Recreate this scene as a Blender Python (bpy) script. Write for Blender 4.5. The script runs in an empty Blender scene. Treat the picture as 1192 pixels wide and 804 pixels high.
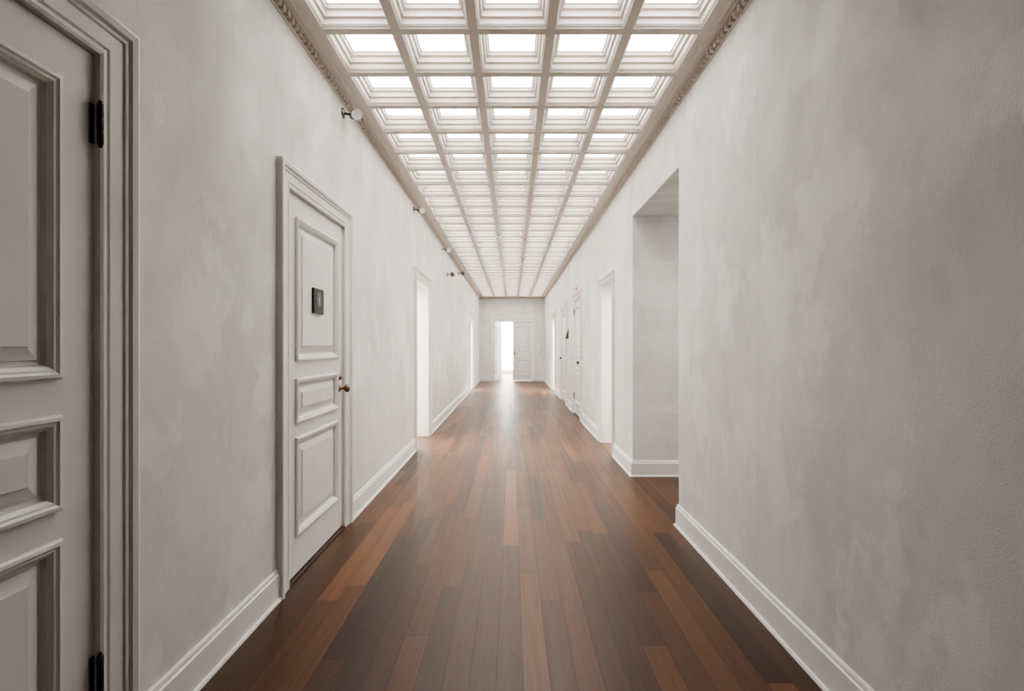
import bpy, bmesh, math, random
from mathutils import Vector, Matrix
random.seed(4)
scene = bpy.context.scene
COL = scene.collection

# ---------------------------------------------------------------- constants
XL, XR = -1.205, 1.200
YE = 17.9            # end wall
YB = -4.5            # wall behind
H = 3.05             # wall top (cornice bottom)
RIB = 3.075
CAMZ = 1.3

# ---------------------------------------------------------------- materials
def new_mat(name):
    m = bpy.data.materials.new(name); m.use_nodes = True
    nt = m.node_tree; nt.nodes.clear()
    out = nt.nodes.new('ShaderNodeOutputMaterial')
    b = nt.nodes.new('ShaderNodeBsdfPrincipled')
    nt.links.new(b.outputs[0], out.inputs[0])
    return m, nt, b
def math_n(nt, op, a, b=None, c=None):
    n = nt.nodes.new('ShaderNodeMath'); n.operation = op
    for i, v in enumerate((a, b, c)):
        if v is None: continue
        if isinstance(v, (int, float)): n.inputs[i].default_value = v
        else: nt.links.new(v, n.inputs[i])
    return n.outputs[0]
def mix_col(nt, fac, a, b, blend='MIX'):
    n = nt.nodes.new('ShaderNodeMix'); n.data_type = 'RGBA'; n.blend_type = blend
    for sock, v in ((n.inputs[0], fac), (n.inputs[6], a), (n.inputs[7], b)):
        if isinstance(v, (int, float)): sock.default_value = v
        elif isinstance(v, tuple): sock.default_value = (*v, 1) if len(v) == 3 else v
        else: nt.links.new(v, sock)
    return n.outputs[2]
def coords(nt):
    g = nt.nodes.new('ShaderNodeNewGeometry')
    s = nt.nodes.new('ShaderNodeSeparateXYZ'); nt.links.new(g.outputs['Position'], s.inputs[0])
    return g.outputs['Position'], s.outputs
def comb(nt, x, y, z):
    n = nt.nodes.new('ShaderNodeCombineXYZ')
    for i, v in enumerate((x, y, z)):
        if isinstance(v, (int, float)): n.inputs[i].default_value = v
        else: nt.links.new(v, n.inputs[i])
    return n.outputs[0]
def noise(nt, vec, scale, detail=3, rough=0.5):
    n = nt.nodes.new('ShaderNodeTexNoise'); nt.links.new(vec, n.inputs['Vector'])
    n.inputs['Scale'].default_value = scale; n.inputs['Detail'].default_value = detail
    n.inputs['Roughness'].default_value = rough
    return n.outputs['Fac']
def ramp(nt, fac, stops):
    n = nt.nodes.new('ShaderNodeValToRGB'); nt.links.new(fac, n.inputs[0])
    e = n.color_ramp.elements
    while len(e) < len(stops): e.new(0.5)
    for el, (p, c) in zip(e, stops):
        el.position = p; el.color = (*c, 1) if isinstance(c, tuple) else (c, c, c, 1)
    return n.outputs[0]
def bump(nt, b, h, strength, dist=0.002):
    n = nt.nodes.new('ShaderNodeBump'); n.inputs['Strength'].default_value = strength
    n.inputs['Distance'].default_value = dist
    nt.links.new(h, n.inputs['Height']); nt.links.new(n.outputs[0], b.inputs['Normal'])

def wall_mat(name, seams):
    m, nt, b = new_mat(name)
    pos, s = coords(nt)
    patch = noise(nt, pos, 1.4, 7, 0.66)
    streak = noise(nt, comb(nt, math_n(nt, 'MULTIPLY', s[0], 3.6), math_n(nt, 'MULTIPLY', s[1], 3.6), math_n(nt, 'MULTIPLY', s[2], 1.9)), 1.0, 8, 0.7)
    blot = noise(nt, comb(nt, s[0], math_n(nt, 'ADD', math_n(nt, 'MULTIPLY', s[1], 2.4), 7.3), math_n(nt, 'MULTIPLY', s[2], 1.6)), 1.0, 8, 0.6)
    c = ramp(nt, patch, [(0.3, (0.665, 0.652, 0.626)), (0.50, (0.705, 0.694, 0.671)), (0.57, (0.735, 0.726, 0.706)), (0.75, (0.765, 0.758, 0.742))])
    sk = ramp(nt, streak, [(0.36, 0.90), (0.52, 1.0), (0.60, 1.0), (0.66, 1.03)])
    c = mix_col(nt, 1.0, c, sk, 'MULTIPLY')
    bm_ = ramp(nt, blot, [(0.54, 0.0), (0.575, 0.6), (0.68, 0.8)])
    c = mix_col(nt, bm_, c, (0.80, 0.793, 0.780))
    mask = None
    for q in seams:
        d = math_n(nt, 'ABSOLUTE', math_n(nt, 'SUBTRACT', s[1], q))
        l = math_n(nt, 'LESS_THAN', d, 0.002)
        mask = l if mask is None else math_n(nt, 'MAXIMUM', mask, l)
    if mask is not None:
        c = mix_col(nt, math_n(nt, 'MULTIPLY', mask, 0.4), c, (0.35, 0.32, 0.29))
    nt.links.new(c, b.inputs['Base Color'])
    r = mix_col(nt, bm_, ramp(nt, streak, [(0.40, 0.62), (0.62, 0.40)]), (0.33, 0.33, 0.33))
    nt.links.new(r, b.inputs['Roughness'])
    fine = noise(nt, pos, 170, 3, 0.6)
    broad = noise(nt, pos, 45, 3, 0.6)
    bump(nt, b, math_n(nt, 'ADD', fine, math_n(nt, 'MULTIPLY', broad, 0.6)), 0.42, 0.002)
    return m
M_WALL_L = wall_mat('plaster_left', [2.55, 3.52, 4.5, 7.9])
M_WALL_R = wall_mat('plaster_right', [2.37, 3.36, 5.2, 7.4])
M_WALL = wall_mat('plaster', [])

def paint(name, col, rough=0.35, bs=0.15):
    m, nt, b = new_mat(name)
    pos, s = coords(nt)
    n = noise(nt, pos, 5, 4, 0.6)
    c = ramp(nt, n, [(0.3, tuple(v * 0.95 for v in col)), (0.7, tuple(min(1, v * 1.02) for v in col))])
    nt.links.new(c, b.inputs['Base Color']); b.inputs['Roughness'].default_value = rough
    bump(nt, b, noise(nt, pos, 90, 3, 0.6), bs, 0.0015)
    return m
M_TRIM = paint('trim_paint', (0.79, 0.778, 0.757), 0.32)
M_DOOR = paint('door_paint', (0.75, 0.738, 0.716), 0.33)
M_CEIL = paint('ceiling_paint', (0.66, 0.605, 0.545), 0.45)
M_CEILWHITE = paint('white_metal', (0.8, 0.79, 0.77), 0.4, 0.0)
def simple(name, col, rough=0.4, metal=0.0):
    m, nt, b = new_mat(name)
    pos, s = coords(nt)
    n = noise(nt, pos, 40, 3)
    c = ramp(nt, n, [(0.3, tuple(v * 0.85 for v in col)), (0.7, col)])
    nt.links.new(c, b.inputs['Base Color']); b.inputs['Roughness'].default_value = rough
    b.inputs['Metallic'].default_value = metal
    return m
M_IRON = simple('dark_iron', (0.03, 0.026, 0.024), 0.4, 0.6)
M_BRASS = simple('aged_brass', (0.20, 0.135, 0.08), 0.3, 1.0)
M_STEEL = simple('grey_steel', (0.22, 0.22, 0.22), 0.35, 0.8)
M_BLACK = simple('black_plate', (0.010, 0.009, 0.010), 0.45)
M_PALE = simple('pale_ink', (0.4, 0.39, 0.38), 0.5)
M_RED = simple('red_enamel', (0.5, 0.05, 0.03), 0.4)
M_BROWN = simple('brown_plate', (0.10, 0.055, 0.035), 0.4)
M_DARKWOOD = simple('threshold_wood', (0.05, 0.028, 0.018), 0.4)
M_DARKWALL = paint('shadowed_paint', (0.25, 0.23, 0.21), 0.5)  # dark tone stands in for unlit corridor behind camera, cuts bounce on near walls

def emis(name, col, st):
    m, nt, b = new_mat(name)
    pos, s = coords(nt)
    n = noise(nt, comb(nt, math_n(nt, 'MULTIPLY', s[0], 3), math_n(nt, 'MULTIPLY', s[1], 30), 0.0), 1.0, 2)
    c = ramp(nt, n, [(0.3, tuple(v * 0.85 for v in col)), (0.7, col)])
    nt.links.new(c, b.inputs['Emission Color']); b.inputs['Emission Strength'].default_value = st
    b.inputs['Base Color'].default_value = (0.8, 0.8, 0.8, 1); b.inputs['Roughness'].default_value = 0.4
    return m
M_PANEL = emis('frosted_glass', (1.0, 0.975, 0.945), 6.3)
M_WINDOW = emis('daylit_glass', (1.0, 0.97, 0.92), 8.0)

def floor_mat():
    m, nt, b = new_mat('wood_floor')
    pos, s = coords(nt)
    W = 0.104
    xw = math_n(nt, 'DIVIDE', math_n(nt, 'ADD', s[0], 20.03), W)
    col = math_n(nt, 'FLOOR', xw)
    wn = nt.nodes.new('ShaderNodeTexWhiteNoise'); wn.noise_dimensions = '1D'; nt.links.new(col, wn.inputs['W'])
    r1 = wn.outputs['Value']
    L = math_n(nt, 'ADD', math_n(nt, 'MULTIPLY', r1, 1.0), 0.95)
    yy = math_n(nt, 'ADD', math_n(nt, 'DIVIDE', math_n(nt, 'ADD', s[1], 20), L), math_n(nt, 'MULTIPLY', r1, 37.0))
    row = math_n(nt, 'FLOOR', yy)
    wn2 = nt.nodes.new('ShaderNodeTexWhiteNoise'); wn2.noise_dimensions = '2D'
    nt.links.new(comb(nt, col, row, 0.0), wn2.inputs['Vector'])
    r2 = wn2.outputs['Value']
    c = ramp(nt, r2, [(0.0, (0.040, 0.020, 0.011)), (0.25, (0.060, 0.0265, 0.0118)), (0.6, (0.088, 0.0365, 0.0138)), (0.9, (0.118, 0.0485, 0.0170)), (1.0, (0.175, 0.075, 0.028))])
    sh = math_n(nt, 'MULTIPLY', r2, 50.0)
    gv = comb(nt, math_n(nt, 'ADD', math_n(nt, 'MULTIPLY', s[0], 70), sh), math_n(nt, 'ADD', math_n(nt, 'MULTIPLY', s[1], 1.6), sh), sh)
    g = noise(nt, gv, 1.0, 6, 0.7)
    gr = ramp(nt, g, [(0.25, 0.6), (0.65, 1.2)])
    c = mix_col(nt, 1.0, c, gr, 'MULTIPLY')
    wornn = noise(nt, comb(nt, math_n(nt, 'MULTIPLY', s[0], 2.5), s[1], 0.0), 1.0, 5, 0.6)
    c = mix_col(nt, ramp(nt, wornn, [(0.42, 0.0), (0.7, 0.35)]), c, (0.052, 0.032, 0.021))
    vo = nt.nodes.new('ShaderNodeTexVoronoi'); vo.voronoi_dimensions = '2D'; vo.inputs['Scale'].default_value = 2.6
    nt.links.new(comb(nt, s[0], s[1], 0.0), vo.inputs['Vector'])
    c = mix_col(nt, math_n(nt, 'MULTIPLY', math_n(nt, 'LESS_THAN', vo.outputs['Distance'], 0.014), 0.8), c, (0.008, 0.005, 0.004))
    fx = math_n(nt, 'FRACT', xw); fy = math_n(nt, 'FRACT', yy)
    gx = math_n(nt, 'LESS_THAN', fx, 0.024)
    gy = math_n(nt, 'LESS_THAN', fy, 0.0026)
    gap = math_n(nt, 'MAXIMUM', gx, gy)
    c = mix_col(nt, math_n(nt, 'MULTIPLY', gap, 0.85), c, (0.008, 0.005, 0.003))
    nt.links.new(c, b.inputs['Base Color'])
    rr = ramp(nt, noise(nt, gv, 0.5, 3, 0.6), [(0.3, 0.30), (0.7, 0.42)])
    nt.links.new(rr, b.inputs['Roughness'])
    b.inputs['Specular IOR Level'].default_value = 0.34
    hgt = math_n(nt, 'SUBTRACT', math_n(nt, 'ADD', math_n(nt, 'MULTIPLY', g, 0.15), math_n(nt, 'MULTIPLY', r2, 0.1)), gap)
    bump(nt, b, hgt, 0.3, 0.0015)
    return m
M_FLOOR = floor_mat()

# ---------------------------------------------------------------- mesh helpers
def mk(name, verts, faces, mat, parent=None, smooth=False, recalc=True):
    me = bpy.data.meshes.new(name)
    me.from_pydata([tuple(v) for v in verts], [], faces)
    if recalc:
        bm = bmesh.new(); bm.from_mesh(me); bmesh.ops.recalc_face_normals(bm, faces=bm.faces); bm.to_mesh(me); bm.free()
    if smooth:
        for p in me.polygons: p.use_smooth = True
    me.materials.append(mat)
    o = bpy.data.objects.new(name, me); COL.objects.link(o)
    if parent: o.parent = parent
    return o
def box_geo(b, V, F):
    x0, x1, y0, y1, z0, z1 = b; i = len(V)
    V += [(x0,y0,z0),(x1,y0,z0),(x1,y1,z0),(x0,y1,z0),(x0,y0,z1),(x1,y0,z1),(x1,y1,z1),(x0,y1,z1)]
    F += [(i,i+3,i+2,i+1),(i+4,i+5,i+6,i+7),(i,i+1,i+5,i+4),(i+1,i+2,i+6,i+5),(i+2,i+3,i+7,i+6),(i+3,i,i+4,i+7)]
def boxes(name, bl, mat, parent=None):
    V, F = [], []
    for b in bl: box_geo(b, V, F)
    return mk(name, V, F, mat, parent, recalc=False)
def structure(o, label=None):
    o["kind"] = "structure"
    if label: o["label"] = label
    return o
def empty(name, loc=(0, 0, 0)):
    e = bpy.data.objects.new(name, None); e.location = loc; e.empty_display_size = 0.1; COL.objects.link(e)
    return e
def thing(o, label, cat, group=None):
    o["label"] = label; o["category"] = cat
    if group: o["group"] = group
def mapper(side):
    if side == 'L': return lambda u, v, n: (XL + n, u, v)
    if side == 'R': return lambda u, v, n: (XR - n, u, v)
    if side == 'E': return lambda u, v, n: (u, YE - n, v)

def casing_geo(mp, u0, u1, hh, prof):
    V, F = [], []
    for w, n in prof:
        for (u, v) in ((u0 - w, 0), (u0 - w, hh + w), (u1 + w, hh + w), (u1 + w, 0)):
            V.append(mp(u, v, n))
    for i in range(len(prof) - 1):
        for k in range(3):
            a = i * 4 + k; F.append((a, a + 1, a + 5, a + 4))
    return V, F
CAS = [(-0.004, -0.055), (-0.004, 0.012), (0.004, 0.016), (0.014, 0.016), (0.020, 0.010), (0.026, 0.016), (0.070, 0.018), (0.074, 0.024),
       (0.082, 0.026), (0.086, 0.020), (0.092, 0.032), (0.110, 0.036), (0.118, 0.034), (0.120, 0.028), (0.120, -0.002)]
CAS_OPEN = [(-0.012, -0.25), (-0.012, 0.0)] + CAS[1:]

RING = [(0.0, 0.0), (0.0, 0.010), (0.005, 0.016), (0.014, 0.017), (0.020, 0.012), (0.026, 0.011), (0.036, 0.002), (0.040, -0.012),
        (0.050, -0.014), (0.052, -0.008), (0.085, 0.001), (0.087, 0.006), (0.092, 0.006)]
def ring_panel(mp, u0, u1, v0, v1, nb, prof, scale=1.0):
    V, F = [], []
    for d, n in prof:
        d *= scale
        for (u, v) in ((u0 + d, v0 + d), (u1 - d, v0 + d), (u1 - d, v1 - d), (u0 + d, v1 - d)):
            V.append(mp(u, v, nb + n))
    for i in range(len(prof) - 1):
        for k in range(4):
            a = i * 4; F.append((a + k, a + (k + 1) % 4, a + 4 + (k + 1) % 4, a + 4 + k))
    a = (len(prof) - 1) * 4; F.append((a, a + 1, a + 2, a + 3))
    return V, F
PANELS = [(0.23, 0.785), (0.86, 1.115), (1.21, 2.02)]
def leaf(parent, mp, u0, u1, nb, top=2.14, bottom=0.02, stile=0.108, thick=0.04, scale=1.0):
    V, F = [], []
    us = [u0, u0 + stile, u1 - stile, u1]
    vs = [bottom] + [x for p in PANELS for x in p] + [top]
    for j in range(len(vs) - 1):
        for i in range(3):
            if i == 1 and j % 2 == 1: continue
            k = len(V)
            V += [mp(us[i], vs[j], nb), mp(us[i+1], vs[j], nb), mp(us[i+1], vs[j+1], nb), mp(us[i], vs[j+1], nb)]
            F.append((k, k+1, k+2, k+3))
    c = [(u0, bottom), (u1, bottom), (u1, top), (u0, top)]
    k = len(V)
    V += [mp(u, v, nb) for u, v in c] + [mp(u, v, nb - thick) for u, v in c]
    for i in range(4): F.append((k + i, k + (i + 1) % 4, k + 4 + (i + 1) % 4, k + 4 + i))
    F.append((k + 4, k + 5, k + 6, k + 7))
    o = mk('door_leaf', V, F, M_DOOR, parent, recalc=False)
    for (a, b) in PANELS:
        V, F = ring_panel(mp, us[1], us[2], a, b, nb, RING, scale)
        mk('door_panel', V, F, M_DOOR, o, recalc=False)
    return o
def lathe(name, mp, uc, vc, prof, mat, parent, seg=20, axis='n', smooth=True):
    V, F = [], []
    for r, t in prof:
        for k in range(seg):
            a = 2 * math.pi * k / seg
            if axis == 'n': V.append(mp(uc + r * math.cos(a), vc + r * math.sin(a), t))
            else: V.append(mp(uc[0] + r * math.cos(a), t, uc[1] + r * math.sin(a)))
    for i in range(len(prof) - 1):
        for k in range(seg):
            F.append((i * seg + k, i * seg + (k + 1) % seg, (i + 1) * seg + (k + 1) % seg, (i + 1) * seg + k))
    F.append(tuple(range(seg))); F.append(tuple(range((len(prof) - 1) * seg, len(prof) * seg)))
    return mk(name, V, F, mat, parent, smooth=smooth)
def hinge(parent, mp, u, v, n, hh=0.115):
    p = [(0.0, v - hh/2 - 0.012), (0.006, v - hh/2 - 0.008), (0.004, v - hh/2), (0.0085, v - hh/2), (0.0085, v - hh/6), (0.0075, v - hh/6 + 0.001),
         (0.0085, v - hh/6 + 0.002), (0.0085, v + hh/6), (0.0075, v + hh/6 + 0.001), (0.0085, v + hh/6 + 0.002), (0.0085, v + hh/2), (0.004, v + hh/2), (0.006, v + hh/2 + 0.008), (0.0, v + hh/2 + 0.012)]
    o = lathe('hinge', mp, (u, n), None, p, M_IRON, parent, 12, 'v')
    o["label"] = "dark iron butt hinge"
    return o
def hinge_plate(parent, mp, u, v, n, hh=0.115, w=0.010):
    V, F = [], []
    for a in (-1, 1):
        for b in (-1, 1):
            for c in (0, 1):
                V.append(mp(u + a * w, v + b * hh / 2, n + c * 0.003))
    F = [(0,1,3,2),(4,6,7,5),(0,4,5,1),(2,3,7,6),(0,2,6,4),(1,5,7,3)]
    return mk('hinge_plate', V, F, M_IRON, parent)
def knob_set(parent, mp, u, v, nb, mat=M_BRASS):
    lathe('door_knob', mp, u, v, [(0.026, nb), (0.026, nb + 0.004), (0.018, nb + 0.008), (0.009, nb + 0.012), (0.009, nb + 0.034), (0.018, nb + 0.040),
        (0.027, nb + 0.050), (0.028, nb + 0.060), (0.022, nb + 0.070), (0.008, nb + 0.075)], mat, parent)["label"] = "aged brass round knob"
    lathe('door_lock', mp, u, v + 0.075, [(0.019, nb), (0.019, nb + 0.006), (0.014, nb + 0.010), (0.012, nb + 0.018), (0.004, nb + 0.019)], mat, parent, 16)["label"] = "small brass lock cylinder"

# ---------------------------------------------------------------- openings
LEFT_CLOSED = [(0.52, 1.41), (2.60, 3.47)]
LEFT_OPEN = [(6.10, 6.98, 2.15), (13.9, 14.8, 2.15)]
RIGHT_OPEN = [(3.49, 4.83, 2.585), (5.76, 6.52, 2.10), (13.4, 14.3, 2.15)]
RIGHT_CLOSED = [(8.45, 9.30), (10.75, 11.65)]
DH = 2.148
def wall_layers(side, holes_front, holes_back):
    bl = []
    def layer(n0, n1, holes):
        x0, x1 = (XL + n0, XL + n1) if side == 'L' else (XR - n1, XR - n0)
        y = YB
        for (a, b, h) in sorted(holes):
            bl.append((x0, x1, y, a, 0, 3.4)); bl.append((x0, x1, a, b, h, 3.4)); y = b
        bl.append((x0, x1, y, YE + 0.15, 0, 3.4))
    layer(-0.06, 0, holes_front); layer(-0.25, -0.06, holes_back)
    return bl
g = 0.004
lf = [(a - g, b + g, DH) for a, b in LEFT_CLOSED] + LEFT_OPEN
rf = [(a - g, b + g, DH) for a, b in RIGHT_CLOSED] + RIGHT_OPEN
structure(boxes('wall_left', wall_layers('L', lf, LEFT_OPEN), M_WALL_L), "off-white mottled plaster corridor wall")
structure(boxes('wall_right', wall_layers('R', rf, RIGHT_OPEN), M_WALL_R), "off-white mottled plaster corridor wall with openings")
EU0, EU1, EH = -0.68, 0.76, 2.19
structure(boxes('wall_end', [(XL, EU0, YE, YE + 0.15, 0, 3.4), (EU1, XR, YE, YE + 0.15, 0, 3.4), (EU0, EU1, YE, YE + 0.15, EH, 3.4)], M_WALL), "off-white plaster end wall")
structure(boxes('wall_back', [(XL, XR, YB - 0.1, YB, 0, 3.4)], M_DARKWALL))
structure(boxes('wall_left_room', [(-4.1, -4.0, 5.0, 18.05, 0, 3.1), (-4.0, XL - 0.25, 4.9, 5.0, 0, 3.1), (-4.0, XL - 0.25, 17.95, 18.05, 0, 3.1)], M_WALL))
structure(boxes('wall_right_room', [(4.0, 4.1, 3.4, 18.05, 0, 3.1), (XR + 0.25, 4.0, 4.83, 5.0, 0, 3.1), (XR + 0.25, 4.0, 17.95, 18.05, 0, 3.1), (XR + 0.25, 4.0, 3.35, 3.49, 0, 3.1)], M_WALL))
structure(boxes('wall_end_room', [(-2.6, -2.5, 18.05, 23, 0, 3.1), (2.5, 2.6, 18.05, 23, 0, 3.1),
    (-2.5, -0.5, 23, 23.1, 0, 3.1), (0.25, 2.5, 23, 23.1, 0, 3.1), (-0.5, 0.25, 23, 23.1, 2.4, 3.1), (-0.5, 0.25, 23, 23.1, 0, 0.15)], M_WALL))
structure(boxes('ceiling_side_room', [(-4.1, XL - 0.25, 4.9, 18.05, 3.1, 3.2), (XR + 0.25, 4.1, 4.83, 18.05, 3.1, 3.2), (XR + 0.25, 4.1, 3.35, 4.83, 2.585, 3.2), (-2.6, 2.6, 18.05, 23.1, 3.1, 3.2)], M_WALL))
structure(boxes('floor', [(-4.1, 4.1, YB - 0.1, 23.1, -0.08, 0)], M_FLOOR), "glossy reddish-brown wooden plank floor")
structure(boxes('window_1', [(-0.5, 0.25, 23.04, 23.06, 0.15, 2.4)], M_WINDOW), "tall bright daylit glazed window")

# ---------------------------------------------------------------- ceiling
PX, PY = 0.436, 0.435
NROW0, NROW1 = -2, 33
Y0C = 3.40
CP = [(0.2175, 0), (0.192, 0), (0.190, 0.008), (0.186, 0.010), (0.180, 0.020), (0.180, 0.048), (0.174, 0.052), (0.167, 0.054), (0.167, 0.082),
      (0.161, 0.088), (0.153, 0.090), (0.150, 0.108), (0.142, 0.110)]
V, F = [], []
cents = []
for r in range(NROW0, NROW1 + 1):
    for c in range(-2, 3):
        cx, cy = c * PX, Y0C + r * PY
        if cy + PY / 2 > YE + 0.02: continue
        cents.append((cx, cy)); i0 = len(V)
        for h, dz in CP:
            hx = h + (0.0005 if h == 0.2175 else 0); hy = h
            V += [(cx - hx, cy - hy, RIB + dz), (cx + hx, cy - hy, RIB + dz), (cx + hx, cy + hy, RIB + dz), (cx - hx, cy + hy, RIB + dz)]
        for i in range(len(CP) - 1):
            a = i0 + i * 4
            for k in range(4): F.append((a + k, a + 4 + k, a + 4 + (k + 1) % 4, a + (k + 1) % 4))
ymin = Y0C + NROW0 * PY - PY / 2; ymax = max(c[1] for c in cents) + PY / 2
ex = 2.5 * PX
for b in [(-1.21, -ex, YB, YE, RIB, RIB + 0.04), (ex, 1.21, YB, YE, RIB, RIB + 0.04), (-ex, ex, YB, ymin, RIB, RIB + 0.04), (-ex, ex, ymax, YE, RIB, RIB + 0.04), (-1.3, 1.3, YB, YE, 3.25, 3.35)]:
    box_geo(b, V, F)
structure(mk('ceiling', V, F, M_CEIL, recalc=False), "deep beige coffered ceiling with moulded ribs")
base = None
for i, (cx, cy) in enumerate(cents):
    if base is None:
        base = boxes('window_2', [(-0.147, 0.147, -0.147, 0.147, 0, 0.006)], M_PANEL); o = base
    else:
        o = base.copy(); o.name = 'window_%d' % (i + 2); COL.objects.link(o)
    o.location = (cx, cy, RIB + 0.1105)
    o["kind"] = "structure"; o["label"] = "glowing frosted glass square set in ceiling coffer"; o["group"] = "frosted ceiling panes in the coffers"

# cornices
def cornice(name, side):
    mp = mapper(side)
    if side == 'E': a, b = XL, XR
    else: a, b = YB, YE
    prof = [(0, H - 0.030), (0.008, H - 0.030), (0.010, H - 0.023), (0.003, H - 0.020), (0.003, H + 0.015), (0.036, H + 0.015), (0.044, H + 0.016), (0.050, H + 0.020)]
    prof2 = [(0.056, RIB - 0.006), (0.062, RIB - 0.012), (0.075, RIB - 0.012), (0.080, RIB - 0.002), (0.10, RIB + 0.0)]
    V, F = [], []
    pp = prof + prof2
    for n, v in pp: V += [mp(a, v, n), mp(b, v, n)]
    for i in range(len(pp) - 1): F.append((2*i, 2*i+1, 2*i+3, 2*i+2))
    u = (1.2 if side != 'E' else a)
    pitch = 0.050
    while u < b - 0.02:
        k = len(V)
        for uu in (u, u + 0.026):
            for n in (0.002, 0.030):
                for v in (H - 0.017, H + 0.016): V.append(mp(uu, v, n))
        F += [(k,k+1,k+3,k+2),(k+4,k+6,k+7,k+5),(k,k+4,k+5,k+1),(k+2,k+3,k+7,k+6),(k,k+2,k+6,k+4)]
        u += pitch
    return structure(mk(name, V, F, M_CEIL, recalc=False), "beige cornice moulding with small dentils")
cornice('trim_1', 'L'); cornice('trim_2', 'R'); cornice('trim_3', 'E')

# ---------------------------------------------------------------- baseboards
BP = [(0.0, 0.158), (0.005, 0.158), (0.010, 0.152), (0.012, 0.142), (0.012, 0.136), (0.018, 0.132), (0.018, 0.016), (0.026, 0.014), (0.030, 0.006), (0.030, 0.0)]
def base_path(name, pts):
    V, F = [], []
    n = len(pts); P = [Vector(p) for p in pts]
    offs = []
    for i in range(n):
        def nrm(a, b):
            d = (b - a).normalized(); return Vector((-d.y, d.x))
        if i == 0: o = nrm(P[0], P[1])
        elif i == n - 1: o = nrm(P[-2], P[-1])
        else:
            a = nrm(P[i-1], P[i]); b = nrm(P[i], P[i+1]); o = (a + b); o = o / (1 + a.dot(b))
        offs.append(o)
    m = len(BP)
    for i in range(n):
        for t, z in BP:
            q = P[i] + offs[i] * t; V.append((q.x, q.y, z))
    for i in range(n - 1):
        for k in range(m - 1): F.append((i*m+k, i*m+k+1, (i+1)*m+k+1, (i+1)*m+k))
    for i in (0, n - 1):
        k = len(V); V.append((P[i].x, P[i].y, 0)); F.append(tuple([i*m+j for j in range(m)] + [k]))
    return structure(mk(name, V, F, M_TRIM), "white painted baseboard with moulded top")
cw = 0.121
def seg_left(a, b): return [(XL, b), (XL, a)]
def seg_right(a, b): return [(XR, a), (XR, b)]
edges = [YB, 0.52 - cw, 1.41 + cw, 2.60 - cw, 3.47 + cw, 6.10 - cw, 6.98 + cw, 13.9 - cw, 14.8 + cw, YE]
for i in range(0, len(edges), 2): base_path('baseboard_left' + ('' if i == 0 else '_%d' % (i // 2 + 1)), seg_left(edges[i], edges[i+1]))
base_path('baseboard_right', [(XR, YB), (XR, 3.49), (3.98, 3.49)])
cr = 0.085
base_path('baseboard_right_2', [(3.98, 4.83), (XR, 4.83), (XR, 5.76 - cr)])
e2 = [6.52 + cr, 8.45 - cw, 9.30 + cw, 10.75 - cw, 11.65 + cw, 13.4 - cw, 14.3 + cw, YE]
for i in range(0, len(e2), 2): base_path('baseboard_right_%d' % (i // 2 + 3), seg_right(e2[i], e2[i+1]))
base_path('baseboard_end', [(EU0 - cw, YE), (XL, YE)]); base_path('baseboard_end_2', [(XR, YE), (EU1 + cw, YE)])

# ---------------------------------------------------------------- doors
def set_door(name, side, u0, u1, label, hinge_at=None, knob_at=None, hinges=(0.345, 1.94), nb=-0.008, kmat=M_BRASS):
    mp = mapper(side)
    e = empty(name); structure(e, label)
    V, F = casing_geo(mp, u0, u1, DH, CAS)
    mk('door_casing', V, F, M_TRIM, e, recalc=False)
    leaf(e, mp, u0 + 0.003, u1 - 0.003, nb)
    if hinge_at is not None:
        for v in hinges:
            hinge(e, mp, hinge_at, v, 0.014); hinge_plate(e, mp, hinge_at - 0.003 if side == 'L' else hinge_at, v, nb + 0.0005)
    if knob_at is not None: knob_set(e, mp, knob_at, 1.0, nb, kmat)
    x = sorted([mp(u0, 0, 0.015)[0], mp(u0, 0, -0.055)[0]])
    boxes('door_threshold', [(x[0], x[1], u0, u1, 0.0, 0.012)], M_DARKWOOD, e)
    return e
set_door('door_1', 'L', 0.52, 1.41, "white painted three-panel door with dark iron hinges", hinge_at=1.404, knob_at=0.585)
set_door('door_2', 'L', 2.60, 3.47, "closed white three-panel door with black sign plate", hinge_at=None, knob_at=3.405)
set_door('door_3', 'R', 8.45, 9.30, "closed white panel door with dark locks", knob_at=8.53, kmat=M_IRON, hinge_at=9.298)
set_door('door_4', 'R', 10.75, 11.65, "closed white panel door with dark hinges", hinge_at=10.752, knob_at=11.57, kmat=M_IRON)

n = 4
for side, lst in (('L', LEFT_OPEN), ('R', RIGHT_OPEN[1:])):
    for a, b, h in lst:
        pr = CAS_OPEN if h > 2.12 else [(w * (0.7 if w > 0 else 1), q) for w, q in CAS_OPEN]
        V, F = casing_geo(mapper(side), a, b, h, pr)
        structure(mk('trim_%d' % n, V, F, M_TRIM, recalc=False), "white moulded casing around open doorway"); n += 1

# end double door
mpE = mapper('E')
e = empty('door_5'); structure(e, "white double door, one leaf standing open")
V, F = casing_geo(mpE, EU0, EU1, EH, [(-0.012, -0.15)] + CAS_OPEN[1:])
mk('door_casing', V, F, M_TRIM, e, recalc=False)
leaf(e, mpE, 0.035, EU1 - 0.015, -0.04, top=EH - 0.015, stile=0.10)
ang = math.radians(70)
hx, hy = EU0 + 0.02, YE + 0.12
dx, dy = math.cos(ang), math.sin(ang)
def mpO(u, v, nn): return (hx + dx * u + dy * nn, hy + dy * u - dx * nn, v)
leaf(e, mpO, 0.0, 0.70, 0.02, top=EH - 0.015, stile=0.10)
for v in (0.35, 1.2, 1.95): hinge(e, mpE, EU0 + 0.02, v, -0.09, 0.12)
knob_set(e, mpE, 0.09, 1.0, -0.04, M_IRON)

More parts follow.
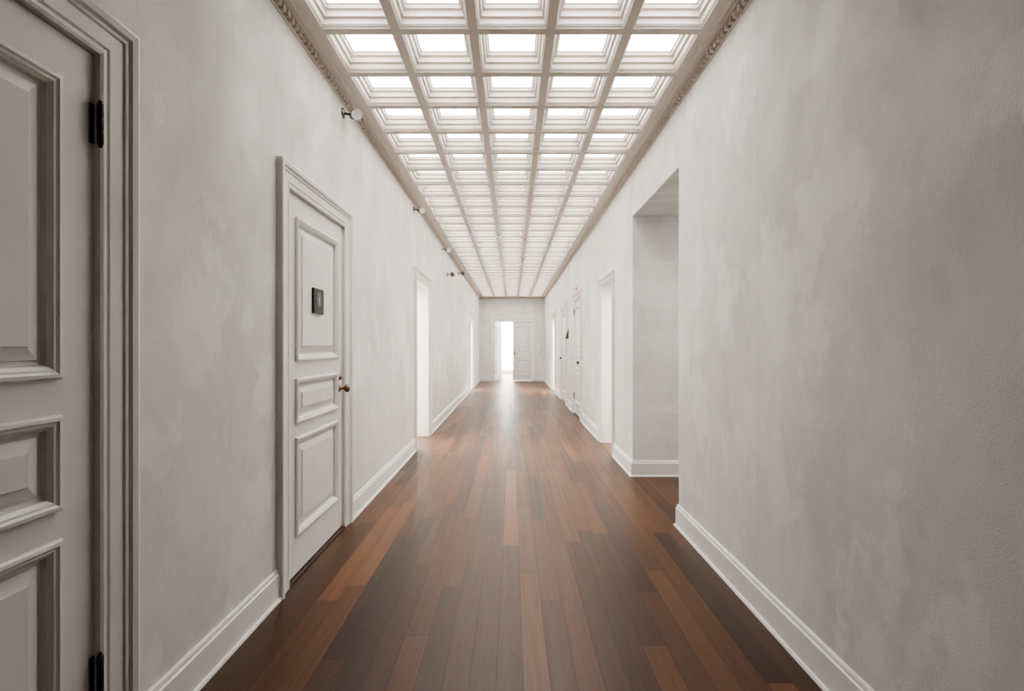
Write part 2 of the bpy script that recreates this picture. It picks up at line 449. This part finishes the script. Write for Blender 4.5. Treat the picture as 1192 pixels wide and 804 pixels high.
# ---------------------------------------------------------------- door sign
mpL = mapper('L')
def plate(name, mp, u0, u1, v0, v1, n0, n1, mat, parent, bev=0.003):
    prof = [(0, n0), (0, n1 - bev), (bev, n1)]
    V, F = [], []
    for d, nn in prof:
        for (u, v) in ((u0 + d, v0 + d), (u1 - d, v0 + d), (u1 - d, v1 - d), (u0 + d, v1 - d)): V.append(mp(u, v, nn))
    for i in range(2):
        for k in range(4): F.append((i*4+k, i*4+(k+1)%4, i*4+4+(k+1)%4, i*4+4+k))
    F.append((8, 9, 10, 11)); F.append((0, 3, 2, 1))
    return mk(name, V, F, mat, parent, recalc=False)
e = empty('door_sign'); thing(e, "square black plate with pale oval figure emblem on white door", "door sign")
plate('sign_plate', mpL, 2.925, 3.080, 1.495, 1.650, -0.003, 0.012, M_BLACK, e)
V, F = [], []
seg = 32; uc, vc = 3.002, 1.583
for k in range(seg):
    a = 2 * math.pi * k / seg
    V.append(mpL(uc + 0.030 * math.cos(a), vc + 0.044 * math.sin(a), 0.0135)); V.append(mpL(uc + 0.026 * math.cos(a), vc + 0.040 * math.sin(a), 0.0135))
for k in range(seg):
    j = (k + 1) % seg; F.append((2*k, 2*k+1, 2*j+1, 2*j))
def poly(pts):
    i = len(V)
    for p in pts: V.append(mpL(uc + p[0], vc + p[1], 0.0135))
    F.append(tuple(range(i, i + len(pts))))
poly([(0.0075 * math.cos(t * math.pi / 6), 0.024 + 0.0075 * math.sin(t * math.pi / 6)) for t in range(12)])
poly([(-0.011, 0.014), (0.011, 0.014), (0.013, -0.006), (0.009, -0.006), (0.008, -0.031), (0.001, -0.031), (0.0, -0.008), (-0.001, -0.031), (-0.008, -0.031), (-0.009, -0.006), (-0.013, -0.006)])
mk('sign_emblem', V, F, M_PALE, e, recalc=False)["label"] = "pale oval figure emblem"

# ---------------------------------------------------------------- wall spotlights
def cone_between(name, p0, p1, prof, mat, parent, seg=16):
    p0, p1 = Vector(p0), Vector(p1); d = p1 - p0; L = d.length
    q = d.to_track_quat('Z', 'Y').to_matrix()
    V, F = [], []
    for r, t in prof:
        for k in range(seg):
            a = 2 * math.pi * k / seg
            V.append(p0 + q @ Vector((r * math.cos(a), r * math.sin(a), t * L)))
    for i in range(len(prof) - 1):
        for k in range(seg): F.append((i*seg+k, i*seg+(k+1)%seg, (i+1)*seg+(k+1)%seg, (i+1)*seg+k))
    F.append(tuple(range(seg))); F.append(tuple(range((len(prof)-1)*seg, len(prof)*seg)))
    return mk(name, V, F, mat, parent)
def spotlight(y, z, side='L'):
    mp = mapper(side)
    e = empty('wall_spotlight'); thing(e, "small white and steel spotlight on wall bracket", "spotlight", "small spotlights high on the wall")
    lathe('mounting_plate', mp, y, z, [(0.036, 0), (0.036, 0.006), (0.014, 0.012)], M_STEEL, e, 16)
    cone_between('arm', mp(y, z, 0.008), mp(y, z - 0.014, 0.075), [(0.008, 0), (0.008, 1)], M_IRON, e, 10)
    cone_between('lamp_head', mp(y + 0.05, z + 0.002, 0.060), mp(y - 0.06, z - 0.035, 0.120), [(0.010, 0), (0.020, 0.06), (0.022, 0.5), (0.032, 0.72), (0.036, 1.0), (0.028, 0.97)], M_CEILWHITE, e)
    cone_between('yoke', mp(y, z - 0.004, 0.065), mp(y, z - 0.044, 0.082), [(0.004, 0), (0.026, 0.3), (0.026, 0.6), (0.004, 1)], M_STEEL, e, 10)
spotlight(3.46, 2.955); spotlight(5.95, 2.97); spotlight(8.4, 2.97)
def seccam(y, z):
    mp = mapper('L')
    e = empty('security_camera'); thing(e, "small grey camera on short wall bracket", "security camera", "grey cameras on the wall")
    lathe('mounting_plate', mp, y, z, [(0.04, 0), (0.04, 0.01), (0.015, 0.016)], M_STEEL, e, 16)
    cone_between('arm', mp(y, z, 0.01), mp(y, z + 0.01, 0.09), [(0.01, 0), (0.01, 1)], M_STEEL, e, 10)
    cone_between('camera_body', mp(y + 0.06, z + 0.02, 0.09), mp(y - 0.09, z - 0.02, 0.11), [(0.03, 0), (0.036, 0.05), (0.036, 0.85), (0.042, 0.87), (0.042, 1.0), (0.03, 0.96)], M_STEEL, e)
seccam(9.0, 2.62); seccam(10.9, 2.92)

def det(x, y, r=0.05):
    o = lathe('smoke_detector', lambda u, v, nn: (u, v, RIB - nn), x, y, [(r, 0), (r, 0.012), (r * 0.86, 0.016), (r * 0.8, 0.035), (r * 0.5, 0.045), (0.01, 0.047)], M_CEILWHITE, None, 20)
    thing(o, "white round smoke detector under ceiling rib", "smoke detector", "smoke detectors on the ceiling")
yr = Y0C + PY / 2
det(-PX / 2, yr + 10 * PY, 0.06); det(PX / 2, yr + 16 * PY, 0.06)
def sprink(x, y):
    e = empty('fire_sprinkler'); thing(e, "small metal fire sprinkler hanging from ceiling rib", "sprinkler", "fire sprinklers on the ceiling")
    mp = lambda u, v, nn: (u, v, RIB - nn)
    lathe('escutcheon', mp, x, y, [(0.03, 0), (0.028, 0.004), (0.012, 0.008)], M_CEILWHITE, e, 16)
    lathe('sprinkler_body', mp, x, y, [(0.007, 0.004), (0.007, 0.03), (0.003, 0.032), (0.003, 0.05), (0.02, 0.052), (0.02, 0.055)], M_STEEL, e, 12)
for k in (10, 14, 20): sprink(PX / 2 * (1 if k % 4 else -1), yr + k * PY)

mpR = mapper('R')
e = empty('exit_sign'); thing(e, "small white sign with red band above door", "sign")
plate('sign_plate', mpR, 8.78, 9.02, 2.275, 2.42, 0.0, 0.02, M_CEILWHITE, e)
plate('sign_band', mpR, 8.80, 9.0, 2.30, 2.37, 0.018, 0.023, M_RED, e, 0.001)
V = [(XR, 10.3, 1.44), (XR - 0.07, 10.3, 1.44), (XR, 10.3, 1.68), (XR, 10.33, 1.44), (XR - 0.07, 10.33, 1.44), (XR, 10.33, 1.68)]
o = mk('wall_sign', V, [(0,1,2),(3,5,4),(0,3,4,1),(1,4,5,2),(2,5,3,0)], M_BROWN)
thing(o, "dark brown triangular sign projecting from white wall", "sign")
def switch(mp, u, v):
    e = empty('light_switch'); thing(e, "small white wall switch plate", "light switch")
    plate('switch_plate', mp, u - 0.037, u + 0.037, v - 0.06, v + 0.06, 0, 0.006, M_CEILWHITE, e)
    plate('switch_toggle', mp, u - 0.006, u + 0.006, v - 0.012, v + 0.012, 0.005, 0.014, M_STEEL, e)
switch(mpE, 0.98, 1.15)

# ---------------------------------------------------------------- lights
def area(name, loc, sx, sy, power, col=(1, 0.96, 0.91), rot=(0, 0, 0)):
    l = bpy.data.lights.new(name, 'AREA'); l.shape = 'RECTANGLE'; l.size = sx; l.size_y = sy; l.energy = power; l.color = col
    o = bpy.data.objects.new(name, l); o.location = loc; o.rotation_euler = rot; COL.objects.link(o)
area('left_room_light', (-2.7, 8, 3.05), 1.6, 4, 750)
area('left_room_light_far', (-2.7, 14.5, 3.05), 1.6, 3, 750)
area('right_room_light', (2.7, 7.5, 3.05), 1.6, 4, 350)
area('right_room_light_far', (2.7, 14, 3.05), 1.6, 3, 650)
area('passage_light', (2.9, 4.16, 2.55), 0.9, 0.6, 20)
area('end_room_light', (0, 20.5, 3.05), 3, 3, 550)

w = bpy.data.worlds.new('World'); scene.world = w; w.use_nodes = True
w.node_tree.nodes['Background'].inputs[0].default_value = (0.8, 0.8, 0.8, 1)
w.node_tree.nodes['Background'].inputs[1].default_value = 0.02
scene.view_settings.view_transform = 'AgX'
scene.view_settings.look = 'AgX - Medium High Contrast'
scene.view_settings.exposure = 0.65

cam = bpy.data.cameras.new('Camera'); cam.lens = 565 / 1192 * 36; cam.sensor_width = 36; cam.sensor_fit = 'HORIZONTAL'
cam.clip_start = 0.05
co = bpy.data.objects.new('Camera', cam); co.location = (0, 0, CAMZ); co.rotation_euler = (math.pi / 2, 0, 0)
COL.objects.link(co); scene.camera = co
